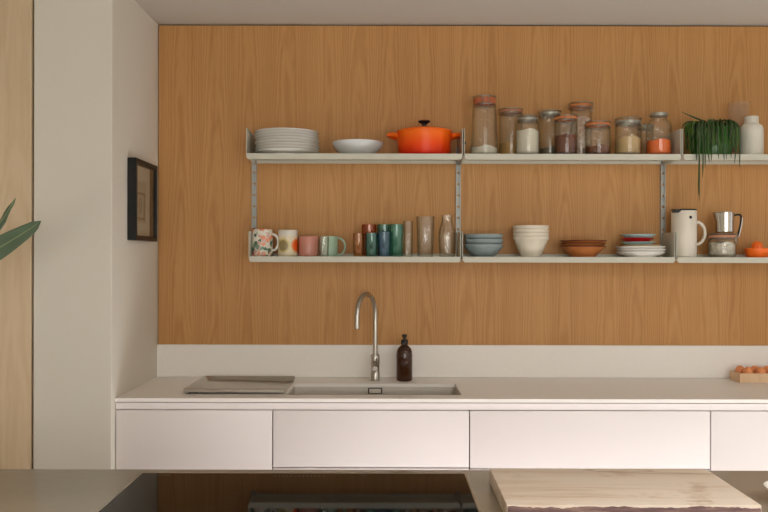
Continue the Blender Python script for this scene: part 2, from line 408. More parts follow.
# ------------------------------------------------------------------ base cabinets
ZT = .900; YF = -.565; TS = .0135
UNITS = [(XL+.0015, X(273, YF)), (X(273, YF), X(470, YF)), (X(470, YF), X(711, YF)), (X(711, YF), X(711, YF)+.90)]
LAB = ['white base cabinet with one tall door at the left beside the pier', 'white base cabinet with drawers under the sink',
       'white base cabinet with drawers right of the sink behind the chopping board', 'white base cabinet with one tall door below the eggs']
ZD = Z(384, 410.7, YF)
for i, (a, b) in enumerate(UNITS):
    c = thing('base_cabinet', LAB[i], 'cabinet', ((a+b)/2, 0, 0), 0, 'white base cabinets along the wall')
    w = (b-a)/2
    bm = B()
    box(bm, -w+.001, -w+.009, -.54, -.03, .1, .884); box(bm, w-.009, w-.001, -.54, -.03, .1, .884)
    box(bm, -w+.009, w-.009, -.05, -.03, .1, .884); box(bm, -w+.009, w-.009, -.54, -.05, .1, .118)
    obj('carcass', bm, 'carcass', c, smooth=False)
    obj('handle_rail', box(B(), -w, w, YF+.004, YF+.022, ZD+.002, ZT-TS-.0035, .001, 1), 'cab', c)
    obj('plinth', box(B(), -w, w, -.50, -.485, 0, .098), 'cab', c)
    def front(nm, z0, z1):
        return obj(nm, box(B(), -w+.0022, w-.0022, YF, YF+.019, z0, z1, .0015, 2), 'cab', c)
    if i in (1, 2):
        zs = Z((a+b)/2*F/3.03+384, (467.9, 469.2)[i-1], YF)
        front('drawer', zs+.002, ZD); front('drawer', .4, zs-.002); front('drawer', .102, .396)
    else: front('door', .102, ZD)

# worktop with the cut-out for the sink
SX0, SX1, SY0, SY1 = -.375, .300, -.480, -.195
WR = UNITS[3][1]
bm = B(); z0 = ZT-TS
box(bm, XL, SX0, YF, -.001, z0, ZT); box(bm, SX1, WR, YF, -.001, z0, ZT)
box(bm, SX0, SX1, YF, SY0, z0, ZT); box(bm, SX0, SX1, SY1, -.001, z0, ZT)
bmesh.ops.remove_doubles(bm, verts=bm.verts, dist=1e-5)
tag(obj('worktop', bm, 'top', smooth=False), 'long pale stone worktop running along the wall', 'worktop')
zsp = Z(384, 345.0, -.012)
tag(obj('splashback', box(B(), XL+.001, WR, -.013, -.001, ZT+.0008, zsp, .001, 1), 'top'), 'low pale upstand along the back of the worktop under the timber wall', 'splashback')

# sink
sk = thing('sink', 'rectangular stainless steel undermounted sink in the worktop', 'sink', ((SX0+SX1)/2, (SY0+SY1)/2, ZT-.2))
hw, hd = (SX1-SX0)/2+.004, (SY1-SY0)/2+.004
def rrect(hw, hd, r, n=6):
    p = []
    for sx, sy, a in ((1, 1, 0), (-1, 1, PI/2), (-1, -1, PI), (1, -1, 3*PI/2)):
        for k in range(n+1):
            t_ = a+PI/2*k/n; p.append((sx*(hw-r)+r*math.cos(t_), sy*(hd-r)+r*math.sin(t_)))
    return p
bm = B(); rings = []
zt = .2-TS-.001
for (dx, z, r) in ((.006, zt, .018), (0, zt, .014), (0, zt-.004, .014), (-.004, .03, .03), (-.02, .012, .04), (-.09, .008, .05)):
    rings.append([bm.verts.new((x, y, z)) for x, y in rrect(hw+dx, hd+dx, r)])
for a, b in zip(rings, rings[1:]):
    for k in range(len(a)): bm.faces.new([a[k], b[k], b[(k+1) % len(a)], a[(k+1) % len(a)]])
bm.faces.new(rings[-1])
o = obj('bowl', bm, 'steel_satin', sk)
sm = o.modifiers.new('Solidify', 'SOLIDIFY'); sm.thickness = .0015; sm.offset = -1
oz = Z(375.4, 390.6, SY1)-(ZT-.2)
ox = X(375.4, SY1)-(SX0+SX1)/2
f = obj('overflow', box(B(), ox-.03, ox+.03, hd-.0125, hd-.0065, oz-.0125, oz+.0125, .003, 2), 'black_plastic', sk)
obj('overflow_plate', box(B(), ox-.025, ox+.025, hd-.0145, hd-.0125, oz-.009, oz+.009, .0008, 1), 'plate_steel', f)
bm = lathe(B(), [(0, .0095), (.034, .0095), (.04, .0135), (.045, .0125), (.045, .0085)], 40, 0, 0); obj('drain', bm, 'chrome', sk)

# drainer tray left of the sink
TX0, TX1, TY0, TY1 = -.7725, -.383, -.470, -.116
tr_ = thing('drainer_tray', 'shallow stainless steel drainer tray on the worktop left of the sink', 'tray', ((TX0+TX1)/2, (TY0+TY1)/2, ZT))
a, b = (TX1-TX0)/2, (TY1-TY0)/2
bm = B(); H = .021
def zf(x): return .0085-(x+a)/(2*a)*.007          # floor slopes down to the sink
prof = [(-b, H), (-b+.012, H), (-b+.026, None), (b-.026, None), (b-.012, H), (b, H)]
cols = [(-a, 'rim'), (-a+.012, 'rim'), (-a+.028, 'in'), (a-.02, 'in'), (a, 'in')]
grid = []
for x, kind in cols:
    row = []
    for y, z in prof:
        zz = H if kind == 'rim' else (z if z is not None else zf(x))
        row.append(bm.verts.new((x, y, zz)))
    grid.append(row)
for i in range(len(grid)-1):
    for j in range(len(prof)-1): bm.faces.new([grid[i][j], grid[i+1][j], grid[i+1][j+1], grid[i][j+1]])
o = obj('pan', bm, 'steel', tr_, ang=20)
sm = o.modifiers.new('Solidify', 'SOLIDIFY'); sm.thickness = .0012; sm.offset = -1
bv = o.modifiers.new('Bevel', 'BEVEL'); bv.width = .003; bv.segments = 2; bv.limit_method = 'ANGLE'
bm = B()
for sy in (-1, 1): obj('rim_edge', box(B(), -a, a, sy*b-.0012, sy*b+.0012, H-.014, H-.0012, .0008, 1), 'steel', tr_)
obj('rim_edge', box(B(), -a-.0012, -a+.0012, -b, b, H-.014, H-.0012, .0008, 1), 'steel', tr_)
for sy in (-1, 1): obj('foot', box(B(), -a+.012, -a+.05, sy*(b-.03)-.012, sy*(b-.03)+.012, .0002, .0068, .002, 2), 'rubber_black', tr_)

# tap
TY = -.105
tp = thing('kitchen_tap', 'tall gooseneck steel tap standing on the worktop behind the sink', 'tap', (X(375.4, TY), TY, ZT))
obj('base', lathe(B(), [(0, 0), (.0225, 0), (.0225, .003), (.0195, .005), (.0195, .036), (.0185, .038), (.0185, .072), (.0195, .074), (.0195, .108), (.0175, .112), (0, .112)], 40), 'steel', tp)
dv = Vector((-.073, -.165, 0)).normalized(); R = .0905
pts = [Vector((0, 0, .10+.29*k/6*.98)) for k in range(7)]
zc = Z(366, 294.0, -.185)-ZT-R
pts = [Vector((0, 0, .105)), Vector((0, 0, .18)), Vector((0, 0, .24))]+[dv*(R-R*math.cos(PI*k/22))+Vector((0, 0, zc+R*math.sin(PI*k/22))) for k in range(23)]
ze = Z(357.2, 328.5, -.26)-ZT
pts += [dv*2*R+Vector((0, 0, zc-.02)), dv*2*R+Vector((0, 0, ze))]
obj('spout', tube(B(), pts, .0105, 20), 'steel', tp)
obj('aerator', lathe(B(), [(0, -.0008), (.0092, -.0008), (.0092, .004), (0, .004)], 24), 'black_plastic', tp, loc=tuple(dv*2*R+Vector((0, 0, ze))))
hb = tube(B(), [(0, -.016, .055), (.0, -.034, .055), (0, -.036, .055)], [.0125, .0125, .0105], 24)
hd_ = obj('handle', hb, 'chrome', tp)
obj('lever', tube(B(), [(0, -.030, .055), (.004, -.032, .072), (.008, -.038, .1)], [.0035, .003, .0026], 12), 'chrome', hd_)

# soap bottle
sp_ = thing('soap_bottle', 'dark brown pump soap bottle standing right of the tap', 'bottle', (X(404.6, TY), TY, ZT))
obj('bottle_body', lathe(B(), [(0, .002), (.028, 0), (.033, .002), (.0345, .007), (.0345, .112), (.033, .126), (.028, .139), (.02, .148), (.0135, .153), (.0125, .158), (0, .158)], 48), 'soap', sp_)
pm = obj('pump', lathe(B(), [(0, .1585), (.0155, .1585), (.0155, .174), (.0135, .177), (.006, .178), (.006, .188), (.0105, .189), (.0115, .193), (.0105, .199), (.004, .2005), (0, .2005)], 32), 'black_plastic', sp_)
obj('nozzle', tube(B(), [(0, -.006, .194), (-.004, -.028, .194), (-.005, -.038, .190)], [.0045, .0042, .0035], 12), 'black_plastic', pm)

# egg box
bx = thing('egg_tray', 'pale wooden egg tray at the right end of the worktop', 'egg tray', (1.517, -.15, ZT))
bm = B(); EH = .040
box(bm, 0, .30, 0, .006, 0, EH, .001, 1); box(bm, 0, .30, .094, .1, 0, EH, .001, 1)
box(bm, 0, .006, .006, .094, 0, EH, .001, 1); box(bm, .294, .3, .006, .094, 0, EH, .001, 1); box(bm, .006, .294, .006, .094, 0, .006)
obj('tray', bm, 'beech', bx)
def egg_bm(r=.0205, h=.029):
    bm = B(); pr = []
    for k in range(17):
        t_ = PI*k/16; z = -math.cos(t_); rr = math.sin(t_)*r*(1-.13*z)
        pr.append((rr if 0 < k < 16 else 0, z*h))
    return lathe(bm, pr, 32)
EG = [('front', 0, 748), ('front', 1, 761), ('front', 2, 774), ('back', 0, 740.5), ('back', 1, 755), ('back', 2, 767.5)]
ORD = {0: 'first', 1: 'second', 2: 'third'}
proto = None
for row, k, px in EG:
    y = -.1225 if row == 'front' else -.0775
    z = ZT+.0064+.0292
    lab = 'brown egg in the %s row of the wooden tray, %s from the left' % (row, ORD[k])
    if proto is None:
        e = obj('egg', egg_bm(), 'egg'); tag(e, lab, 'egg', 'brown eggs in the wooden tray'); proto = e
    else: e = dup(proto, lab, (0, 0, 0))
    e.location = (X(px, y), y, z); e.rotation_euler = (PI+random.uniform(-.06, .06), random.uniform(-.06, .06), random.uniform(0, 6))

# ------------------------------------------------------------------ wall shelves
UX = [-.5764, .329, 1.2364, 2.1418]
def shelf(x0, x1, yf, zt, label, pins):
    s = thing('wall_shelf', label, 'shelf', ((x0+x1)/2, 0, zt), 0, 'off white metal wall shelves')
    w = (x1-x0)/2-.0055; LP = .024; YB = -.0165
    bm = B()
    box(bm, -w, w, yf+.002, YB, -.003, 0)
    r = .010                                            # front lip with rounded lower corners
    lip = [(-w, 0), (w, 0)]+arc(w-r, -LP+r, r, 0, -PI/2, 6)+arc(-w+r, -LP+r, r, -PI/2, -PI, 6)
    prism(bm, lip, 'y', yf, yf+.0025)
    box(bm, -w+.008, w-.008, YB-.0025, YB, -.0155, -.003)
    box(bm, -w, w, YB-.0025, YB, 0, .0135)
    obj('tray', bm, 'shelf', s, smooth=False)
    for sx, xx in ((-1, -w-.0029), (1, w+.0003)):
        BH = .1065
        side = [(yf+.006, -.004), (yf+.006, BH-.003), (yf+.009, BH), (YB+.002, BH), (YB+.002, -.022), (YB-.06, -.022)]
        b = obj('bracket', prism(B(), side, 'x', xx, xx+.0026), 'shelf', s, smooth=False)
        if pins and sx < 0:
            pn = lathe(B(), [(0, 0), (.005, 0), (.005, .008), (0, .008)], 16)
            bmesh.ops.rotate(pn, verts=pn.verts, cent=(0, 0, 0), matrix=Matrix.Rotation(-sx*PI/2, 3, 'Y'))
            bmesh.ops.translate(pn, verts=pn.verts, vec=(xx+(0 if sx > 0 else .0026), yf+.03, .05))
            obj('pin', pn, 'black_plastic', b)
    return s
YU, YL, ZU, ZL = -.241, -.173, 1.8616, 1.4345
LS = [('upper', YU, ZU), ('lower', YL, ZL)]
what = {('upper', 0): 'off white upper wall shelf at left holding plates and orange pot', ('upper', 1): 'off white upper wall shelf in the middle holding glass jars',
        ('upper', 2): 'off white upper wall shelf at right holding the trailing plant', ('lower', 0): 'off white lower wall shelf at left holding mugs and glasses',
        ('lower', 1): 'off white lower wall shelf in the middle holding stacked bowls', ('lower', 2): 'off white lower wall shelf at right holding the white jug'}
for nm, yf, zt in LS:
    for k in range(3): shelf(UX[k], UX[k+1], yf, zt, what[(nm, k)], nm == 'upper' and k == 1)
# upright rails
def rail(x, lab):
    bm = B(); z0, z1 = ZL-.022, ZU+.06
    box(bm, -.0105, -.0055, -.012, -.0006, z0, z1); box(bm, .0055, .0105, -.012, -.0006, z0, z1)
    z = z0
    while z < z1-.01:
        box(bm, -.0055, .0055, -.007, -.0006, z, min(z+.040, z1)); z += .050
    tag(obj('upright_rail', bm, 'alu', None, (x, 0, 0), smooth=False), lab, 'rail', 'slotted aluminium rails carrying the shelves')
for x, lab in zip(UX, ('slotted aluminium rail at the left ends of the shelves above the floral mug', 'slotted aluminium rail between the clear glasses and the blue bowls',
                       'slotted aluminium rail behind the stack of plates beside the white jug')): rail(x, lab)

# ------------------------------------------------------------------ crockery makers
def bowl_prof(R, H, rf, th=.004, foot=.006, k=2.0):
    out = [(0, foot*.5), (rf-.004, foot*.5), (rf-.003, 0), (rf, 0), (rf+.001, foot*.7)]
    n = 10
    for i in range(1, n+1):
        s = i/n; out.append((rf+.001+(R-rf-.001)*(1-(1-s)**k) if k else 0, foot*.7+(H-foot*.7)*s))
    inn = [(max(r-th*(1.0 if i > 2 else .8), .001), z+ (0 if i == len(out)-1-5 else th*.45)) for i, (r, z) in enumerate(out[5:])]
    inn[-1] = (R-th*.7, H-.0002)
    return out+list(reversed(inn))+[(rf*.7, foot+.004), (0, foot+.004)]
def plate_prof(R, rf, H, foot=.005, th=.0045, rise=.45):
    # foot, flat well, wide sloping rim
    rb = rf+.012
    bot = [(0, foot), (rf-.006, foot), (rf-.005, 0), (rf, 0), (rf+.001, foot), (rb, foot+.001), (rb+(R-rb)*.3, foot+(H-foot)*rise*.6), (R-.002, H-th*.7), (R, H-th*.3)]
    top = [(R-.001, H), (rb+(R-rb)*.3-.003, foot+(H-foot)*rise*.6+th), (rb-.004, foot+th), (0, foot+th)]
    return bot+top
ORDW = ['topmost', 'second from top', 'third from top', 'fourth from top', 'fifth from top', 'sixth from top', 'seventh from top', 'eighth from top', 'ninth from top']

# white plates, left end of the upper shelf
y = -.125; px = 287
proto = None; NP = 8; pitch = .0118
for k in range(NP):
    lab = 'white plate, %s in the tall upper shelf stack' % ORDW[NP-1-k]
    loc = (X(px, y)+random.uniform(-.003, .003), y, ZU+.0004+k*pitch)
    if not proto:
        proto = obj('dinner_plate', lathe(B(), plate_prof(L(32, y), .080, .0205, .0062, .0038), 64), 'white_china', None, loc); tag(proto, lab, 'plate', 'white plates stacked on the upper shelf')
    else: dup(proto, lab, loc)
# shallow bowl
y = -.125
tag(obj('serving_bowl', lathe(B(), bowl_prof(L(25.5, y), L(14.1, y), .055, .004, .004, 1.9), 64), 'grey_china', None, (X(357.5, y), y, ZU+.0004)),
    'wide shallow grey white bowl beside the orange pot on the upper shelf', 'bowl')

# orange casserole
y = -.125
ct = thing('casserole_pot', 'orange enamelled lidded pot with black knob on the upper shelf', 'pot', (X(424, y), y, ZU+.0004))
R_ = L(27.4, y); KZ = 1.1
obj('pot_body', lathe(B(), [(0, 0), (R_*.86, 0), (R_*.915, .003), (R_*.945, .012), (R_*.975, .05), (R_*.99, .088), (R_*1.0, .0905), (R_*1.0, .0925), (R_*.95, .0925), (R_*.93, .05), (R_*.88, .008), (0, .006)], 64), 'enamel', ct)
ld = obj('lid', lathe(B(), [(R_*.93, .0932), (R_*1.01, .0932), (R_*1.025, .0955), (R_*1.02, .0985), (R_*.97, .101), (R_*.75, .107), (R_*.45, .1125), (R_*.2, .114), (.012, .1145), (0, .1145)], 64), 'enamel', ct)
obj('knob', lathe(B(), [(0, .1142), (.010, .1146), (.0085, .120), (.011, .128), (.024, .135), (.0265, .138), (.025, .141), (.012, .1425), (0, .1425)], 40), 'black_plastic', ld)
for sx in (-1, 1):
    pts = [(sx*R_*.96, -.045, .078), (sx*(R_+.014), -.04, .082), (sx*(R_+.033), -.024, .084), (sx*(R_+.037), 0, .084), (sx*(R_+.033), .024, .084), (sx*(R_+.014), .04, .082), (sx*R_*.96, .045, .078)]
    pp = []
    for i in range(len(pts)-1):
        for t_ in (0, .5): pp.append(Vector(pts[i]).lerp(Vector(pts[i+1]), t_))
    pp.append(Vector(pts[-1]))
    obj('handle', tube(B(), pp, [.010]+[.008]*(len(pp)-2)+[.010], 12), 'enamel', ct)
for o in [c for c in ct.children]+[c for c in ld.children]:
    for v in o.data.vertices: v.co.z *= KZ

# ------------------------------------------------------------------ jars
def ring(bm, r, z, tr, n=40, m=8):
    tube(bm, [(r*math.cos(2*PI*k/n), r*math.sin(2*PI*k/n), z) for k in range(n)], tr, m, closed=True)
def clip_jar(px, y, zb, halfw, H, seal, label, fill=None, taper=1.0, neck=.86, rotz=0, lid_h=.012, squat=False, fill_taper=1.0, sealh=.011):
    """a glass jar with a hinged glass lid, rubber seal and wire clip; fill = (material, height, name, label)"""
    r = L(halfw, y); rt = r*taper; rn = rt*neck
    j = thing('glass_jar', label, 'jar', (X(px, y), y, zb+.0004), rotz, 'glass storage jars on the shelves')
    hb = H-lid_h-sealh                             # body to the mouth
    sh = min(.022, hb*.18)
    body = [(0, .003), (r*.8, .003), (r*.9, 0), (r*.97, .003), (r, .009), (r+(rt-r)*.5, hb*.5), (rt, hb-sh), (rt*.985, hb-sh*.6), (rn*1.02, hb-sh*.2), (rn, hb-.002), (rn, hb)]
    body += [(rn-.003, hb), (rn-.003, hb-.003), (rn*1.0-.0025, hb-sh*.25), (rt*.985-.003, hb-sh*.65), (rt-.003, hb-sh), (r-.003, .012), (r*.9, .007), (0, .0065)]
    obj('jar_body', lathe(B(), body, 48), 'clear', j)
    obj('seal', lathe(B(), [(rn-.006, hb+.0003), (rn*1.02, hb+.0003), (rn*1.05, hb+sealh*.5), (rn*1.02, hb+sealh-.0003), (rn-.006, hb+sealh-.0003)], 48), seal, j)
    lid = obj('lid', lathe(B(), [(0, hb+sealh), (rn*1.0, hb+sealh), (rn*1.05, hb+sealh+.003), (rn*1.02, hb+sealh+lid_h*.55), (rn*.85, hb+sealh+lid_h*.7), (rn*.8, hb+sealh+lid_h), (rn*.55, hb+sealh+lid_h*.86), (0, hb+sealh+lid_h*.8)], 48), 'clear', j)
    bm = B(); ring(bm, rn*1.04, hb-.004, .0016); ring(bm, rn*1.07, hb+sealh+lid_h*.5, .0014)
    for s in (-1, 1):
        tube(bm, [(s*.011, -rn*1.05, hb-.004), (s*.011, -rn*1.12, hb-.018), (s*.006, -rn*1.17, hb-.026), (0, -rn*1.18, hb-.027)], .0014, 6)
        tube(bm, [(s*.013, -rn*1.08, hb+sealh+lid_h*.5), (s*.013, -rn*1.13, hb+.002), (s*.011, -rn*1.1, hb-.01)], .0014, 6)
        tube(bm, [(s*.012, rn*1.06, hb-.004), (s*.012, rn*1.16, hb+sealh*.5), (s*.012, rn*1.08, hb+sealh+lid_h*.5)], .0014, 6)
    obj('wire_clip', bm, 'wire', j)
    if fill:
        add_fill(fill, X(px, y), y, zb, r, rt, hb)
    return j
def add_fill(fill, x, y, zb, r, rt, hb):
    m, h, nm, lab = fill
    q = .0085; bm = B(); ri = lambda z: (r+(rt-r)*min(1, z/hb))-.0045
    pr = [(0, q), (ri(q)*.84, q), (ri(q+.006), q+.006)]
    for s in (.35, .7, 1): pr.append((ri(h*s), max(h*s, q+.007)))
    pr += [(ri(h)*.7, h+.0035), (ri(h)*.3, h+.005), (0, h+.006)]
    lathe(bm, pr, 48)
    for v in bm.verts:
        if v.co.z > h-.001: v.co.z += .003*math.sin(v.co.x*90+1)+.002*math.sin(v.co.y*70)
    tag(obj(nm, bm, m, None, (x, y, zb+.0004)), lab, nm.replace('_', ' '), None, 'stuff')

def hj(py0, y, zb): return Z(560, py0, y)-zb
yf, yb = -.165, -.075          # front row, back row of jars
clip_jar(484.0, -.13, ZU, 14.2, hj(96.3, -.13, ZU), 'rubber_red', 'tallest glass clip jar at the left end of the jar shelf', (G_flour, .041, 'flour', 'white powder in the bottom of the tallest jar'), .84, .90, lid_h=.012, sealh=.024)
clip_jar(510.5, yb, ZU, 12.0, hj(109.0, yb, ZU), 'rubber_pink', 'glass clip jar with faded pink seal second from the left', (G_yellow, .068, 'yellow_grain', 'yellow brown dry food half filling the jar with the pink seal'), 1.0, .92, lid_h=.008)
clip_jar(527.3, yf, ZU, 12.0, hj(115.3, yf, ZU), 'tin', 'glass jar full of white powder with wire clip in front', (G_flour, .108, 'flour', 'white powder nearly filling the third jar from the left'), 1.0, .82, rotz=.25, lid_h=.012)
clip_jar(549.3, yb, ZU, 11.0, hj(111.0, yb, ZU), 'tin', 'glass jar with grey lid between the white powder jar and the brown bean jar', (G_grey, .045, 'seeds', 'grey brown dry food low in the jar with the grey lid'), 1.0, .94, lid_h=.008, rotz=-.7)
clip_jar(565.6, yf, ZU, 11.6, hj(116.0, yf, ZU), 'rubber_orange', 'glass clip jar full of dark brown dry food with orange seal', (G_brown, .088, 'beans', 'dark brown dry food filling the orange sealed jar in the middle'), 1.0, .93, lid_h=.006)
clip_jar(580.6, yb+.005, ZU, 10.6, hj(102.5, yb, ZU), 'rubber_orange', 'tall narrow glass clip jar of pale flakes standing behind its neighbours', (G_pink, .178, 'flakes', 'pinkish white flakes filling the tall narrow jar at the back'), 1.0, 1.0, rotz=.9, lid_h=.010)
clip_jar(597.5, yf, ZU, 12.8, hj(122.3, yf, ZU), 'rubber_orange', 'short glass clip jar with orange seal and a little brown grain', (G_cocoa, .040, 'brown_grain', 'brown grain in the bottom of the short orange sealed jar'), 1.0, .93, lid_h=.006)
clip_jar(627.8, yf, ZU, 13.0, hj(117.3, yf, ZU), 'tin', 'glass clip jar with wide grey lid holding beige flakes', (G_beige, .078, 'beige_flakes', 'beige flakes half filling the jar with the wide grey lid'), 1.0, .93, lid_h=.017)
clip_jar(645.5, -.055, ZU, 7.8, hj(124.2, -.055, ZU), 'tin', 'small clear glass jar behind the beige flakes and the orange lentils', None, 1.0, .94, lid_h=.008)
# screw lid jar of orange lentils
y = -.15; r = L(12.6, y); H = hj(113.2, y, ZU)
j = thing('screw_jar', 'round shouldered glass jar with grey screw lid and orange contents', 'jar', (X(658.6, y), y, ZU+.0004), 0, 'glass storage jars on the shelves')
sh = H-.03
pr = [(0, .003), (r*.85, .003), (r*.93, 0), (r, .008), (r, sh-.03), (r*.95, sh-.014), (r*.8, sh-.003), (r*.64, sh+.003), (r*.62, sh+.014)]
pr += [(r*.62-.003, sh+.014), (r*.64-.003, sh+.001), (r*.8-.003, sh-.006), (r*.95-.003, sh-.017), (r-.003, sh-.032), (r-.003, .012), (r*.9, .007), (0, .0065)]
obj('jar_body', lathe(B(), pr, 48), 'clear', j)
obj('screw_lid', lathe(B(), [(0, sh+.0146), (r*.66, sh+.0146), (r*.70, sh+.016), (r*.70, H-.002), (r*.66, H), (0, H)], 48, ripple=.012, nr=24), 'tin', j)
add_fill((G_orange, .068, 'lentils', 'bright orange dry food half filling the screw lid jar'), X(658.6, y), y, ZU, r, r, sh-.03)

# ------------------------------------------------------------------ trailing plant
y = -.135; px = 711.0
pl = thing('trailing_plant', 'trailing green plant in a glossy green pot hanging over the upper shelf', 'plant', (X(px, y), y, ZU+.0004))
R_ = L(22.0, y)
obj('pot', lathe(B(), [(0, 0), (R_*.78, 0), (R_*.84, .004), (R_*.97, .06), (R_, .115), (R_*1.0, .120), (R_*.95, .120), (R_*.93, .10), (0, .10)], 56), 'green_pot', pl)
obj('soil', lathe(B(), [(0, .112), (R_*.5, .112), (R_*.92, .106), (R_*.9, .102), (0, .102)], 40), 'soil', pl)
random.seed(11)
def strand(a, end_z, out, r=.0042, top=None, m=None, wob=.01):
    sx, sy = math.sin(a), -math.cos(a)
    r0 = R_*random.uniform(.3, .75); tz = top if top else random.uniform(.132, .146)
    p0 = Vector((sx*r0, sy*r0, .108)); p1 = Vector((sx*R_*.85, sy*R_*.85, tz+.012)); e = R_+out
    p2 = Vector((sx*e, sy*e, tz-.005)); p3 = Vector((sx*e+random.uniform(-wob, wob), sy*e, end_z))
    p3b = p3.lerp(p2, .5)+Vector((random.uniform(-wob, wob), random.uniform(-.003, .003), 0))
    if end_z < 0:                                      # long ones hang in front of the shelf's edge
        f = -.118-random.uniform(0, .008); ex = sx*e*1.05; p2 = Vector((ex, f, tz-.02)); p3 = Vector((ex+random.uniform(-wob, wob), f, end_z))
        p3b = p3.lerp(p2, .5)+Vector((random.uniform(-wob, wob), -random.uniform(0, .003), 0)); p1.y = -.09
    pts = bez(p0, p1, Vector((p2.x, p2.y, tz+.008)), p2-Vector((0, 0, .015)), 8)+bez(p2-Vector((0, 0, .02)), p2-Vector((0, 0, .03)), p3b, p3, 9)[1:]
    n = len(pts); rr = [r*(.55+.45*math.sin(PI*min(1, .2+.8*i/n))) for i in range(n)]; rr[-1] = r*.25
    bm = tube(B(), pts, rr, 7)
    obj('stem', bm, m or random.choice(['strand', 'strand', 'strand2', 'strand3']), pl)
for k in range(66):
    a = random.uniform(-1.75, 1.75)
    d = abs(a)
    if .02 < a < .42 and random.random() < .7: continue
    ez = random.uniform(.0, .07) if d > .95 else random.uniform(.004, .08)
    strand(a, ez, random.uniform(.004, .014) if d < 1.0 else random.uniform(.004, .008 if a > 0 else .024), random.uniform(.0024, .0040), random.uniform(.122, .148), wob=.006 if a > .95 else .014)
for a, ez, o_ in ((-1.12, -.195, .012), (-.98, -.17, .012), (-.75, -.06, .012), (-1.2, -.03, .012), (-.9, -.1, .012), (-.6, -.035, .01), (-.4, -.03, .01), (-.2, -.022, .01), (0, -.03, .01), (.15, -.022, .01), (.5, -.04, .01), (.62, -.055, .01), (.35, -.02, .01)): strand(a, ez, o_, .0036, m='strand2', wob=.008)
for e_, mid in ((Vector((-.146, -.05, .186)), Vector((-.07, -.04, .15))), (Vector((-.146, -.055, .108)), Vector((-.142, -.05, .160))), (Vector((.082, -.092, .085)), Vector((.078, -.09, .155)))):
    pts = bez((0, -.03, .11), (mid.x*.5, -.04, .155), mid, e_, 12)
    obj('stem', tube(B(), pts, [.0038]*10+[.003, .002, .001], 7), 'strand2', pl)

# white ceramic bottle and frosted vase at the right
y = -.15; r = L(11.4, y); H = hj(116, y, ZU)-.002
tag(obj('white_canister', lathe(B(), [(0, 0), (r*.9, 0), (r, .006), (r*1.0, H*.58), (r*.98, H*.70), (r*.88, H*.77), (r*.66, H*.81), (r*.60, H*.84), (r*.60, H*.985), (r*.57, H), (r*.5, H), (r*.5, H*.84), (0, H*.8)], 56), 'bottle_white', None, (X(751, y), y, ZU+.0004)),
    'matt white ceramic bottle with short wide neck right of the trailing plant', 'bottle')
y = -.05; r = L(10.2, y); H = hj(102.5, y, ZU)
tag(obj('frosted_vase', lathe(B(), [(0, .003), (r*.7, 0), (r*.8, .004), (r*.84, H*.4), (r, H*.8), (r*1.0, H), (r*.96, H), (r*.95, H*.8), (r*.8, H*.4), (r*.72, .008), (0, .008)], 48), 'frost', None, (X(738.5, y), y, ZU+.0004)),
    'pale frosted glass vase standing behind the white bottle', 'vase')

# ------------------------------------------------------------------ mugs and glasses, lower shelf
def mug(px, y, halfw, H, m, label, name='mug', handle=True, hm=None, hz=(.25, .85), hout=.03, hrot=0, taper=1.0, hr=.0055):
    r = L(halfw, y); rb = r*taper
    g = thing(name, label, 'mug', (X(px, y), y, ZL+.0004), hrot, 'mugs on the lower shelf')
    obj('mug_body', lathe(B(), [(0, .002), (rb*.85, .002), (rb*.9, 0), (rb*.97, .002), (rb, .006), (r, H-.003), (r-.0012, H), (r-.0035, H-.001), (rb-.0045, .012), (rb*.8, .008), (0, .008)], 56), m, g)
    if handle:
        z0, z1 = H*hz[0], H*hz[1]; c = (z0+z1)/2; h = (z1-z0)/2
        pts = [(r-.003, 0, z0)]+[(r+hout*math.cos(t_), 0, c+h*math.sin(t_)) for t_ in [(-PI/2+PI*k/14) for k in range(1, 14)]]+[(r-.003, 0, z1)]
        obj('handle', tube(B(), pts, hr, 12), hm or m, g)
    return g
y = -.085
HM = Z(262, 229.6, y)-ZL
mug(262.2, y, 10.6, HM, 'floral', 'white mug with orange, pink and green floral print at the left end', hm='white_china', hout=.026, hrot=-.15, hz=(.22, .82))
mug(287.8, y, 9.8, Z(288, 230.2, y)-ZL, 'discs', 'cream mug printed with olive and orange discs second from the left', hrot=PI*.5, hout=.028, hm='white_china')
mug(308.6, y, 9.8, Z(308, 236.4, y)-ZL, 'pink_china', 'plain pink mug between the disc print mug and the small clear glass', hrot=PI*.55, hout=.026)
mug(329.3, -.065, 8.4, Z(329, 236.4, -.065)-ZL, 'mint_china', 'mint green mug with its handle turned to the right', hout=.032, hz=(.06, .92), hr=.0045)
def tumbler(px, y, halfw, py0, m, label, taper=.92, ripple=0, nr=20, name='drinking_glass', base=.008):
    r = L(halfw, y); H = Z(px, py0, y)-ZL; rb = r*taper
    pr = [(0, .0015), (rb*.8, .0015), (rb*.93, 0), (rb, .003), (r, H-.001), (r-.0008, H), (r-.0018, H-.001), (rb-.003, base+.004), (rb*.8, base), (0, base)]
    bm = lathe(B(), pr, 96 if ripple else 48, ripple=ripple, nr=nr)
    return tag(obj(name, bm, m, None, (X(px, y), y, ZL+.0004), ang=60 if ripple else 35), label, 'glass', 'drinking glasses on the lower shelf')
tumbler(323.8, -.142, 5.2, 237.0, 'clear2', 'small clear glass standing in front of the mint mug', .9)
tumbler(358.6, -.12, 5.6, 233.5, 'amber', 'short amber glass at the left of the coloured glasses')
tumbler(368.9, -.055, 7.4, 224.6, 'redamber', 'taller red amber glass behind the short green glass', .95)
tumbler(371.4, -.13, 6.3, 233.0, 'green_g', 'short green glass between the amber and the blue glass')
tumbler(384.0, -.13, 6.2, 232.0, 'blue_g', 'short blue glass in front of the tall teal glass')
tumbler(384.2, -.055, 7.0, 224.6, 'teal_g', 'tall teal glass behind the short blue glass')
tumbler(396.3, -.10, 6.8, 224.4, 'emerald_g', 'tall emerald green glass at the right of the coloured glasses', .96)
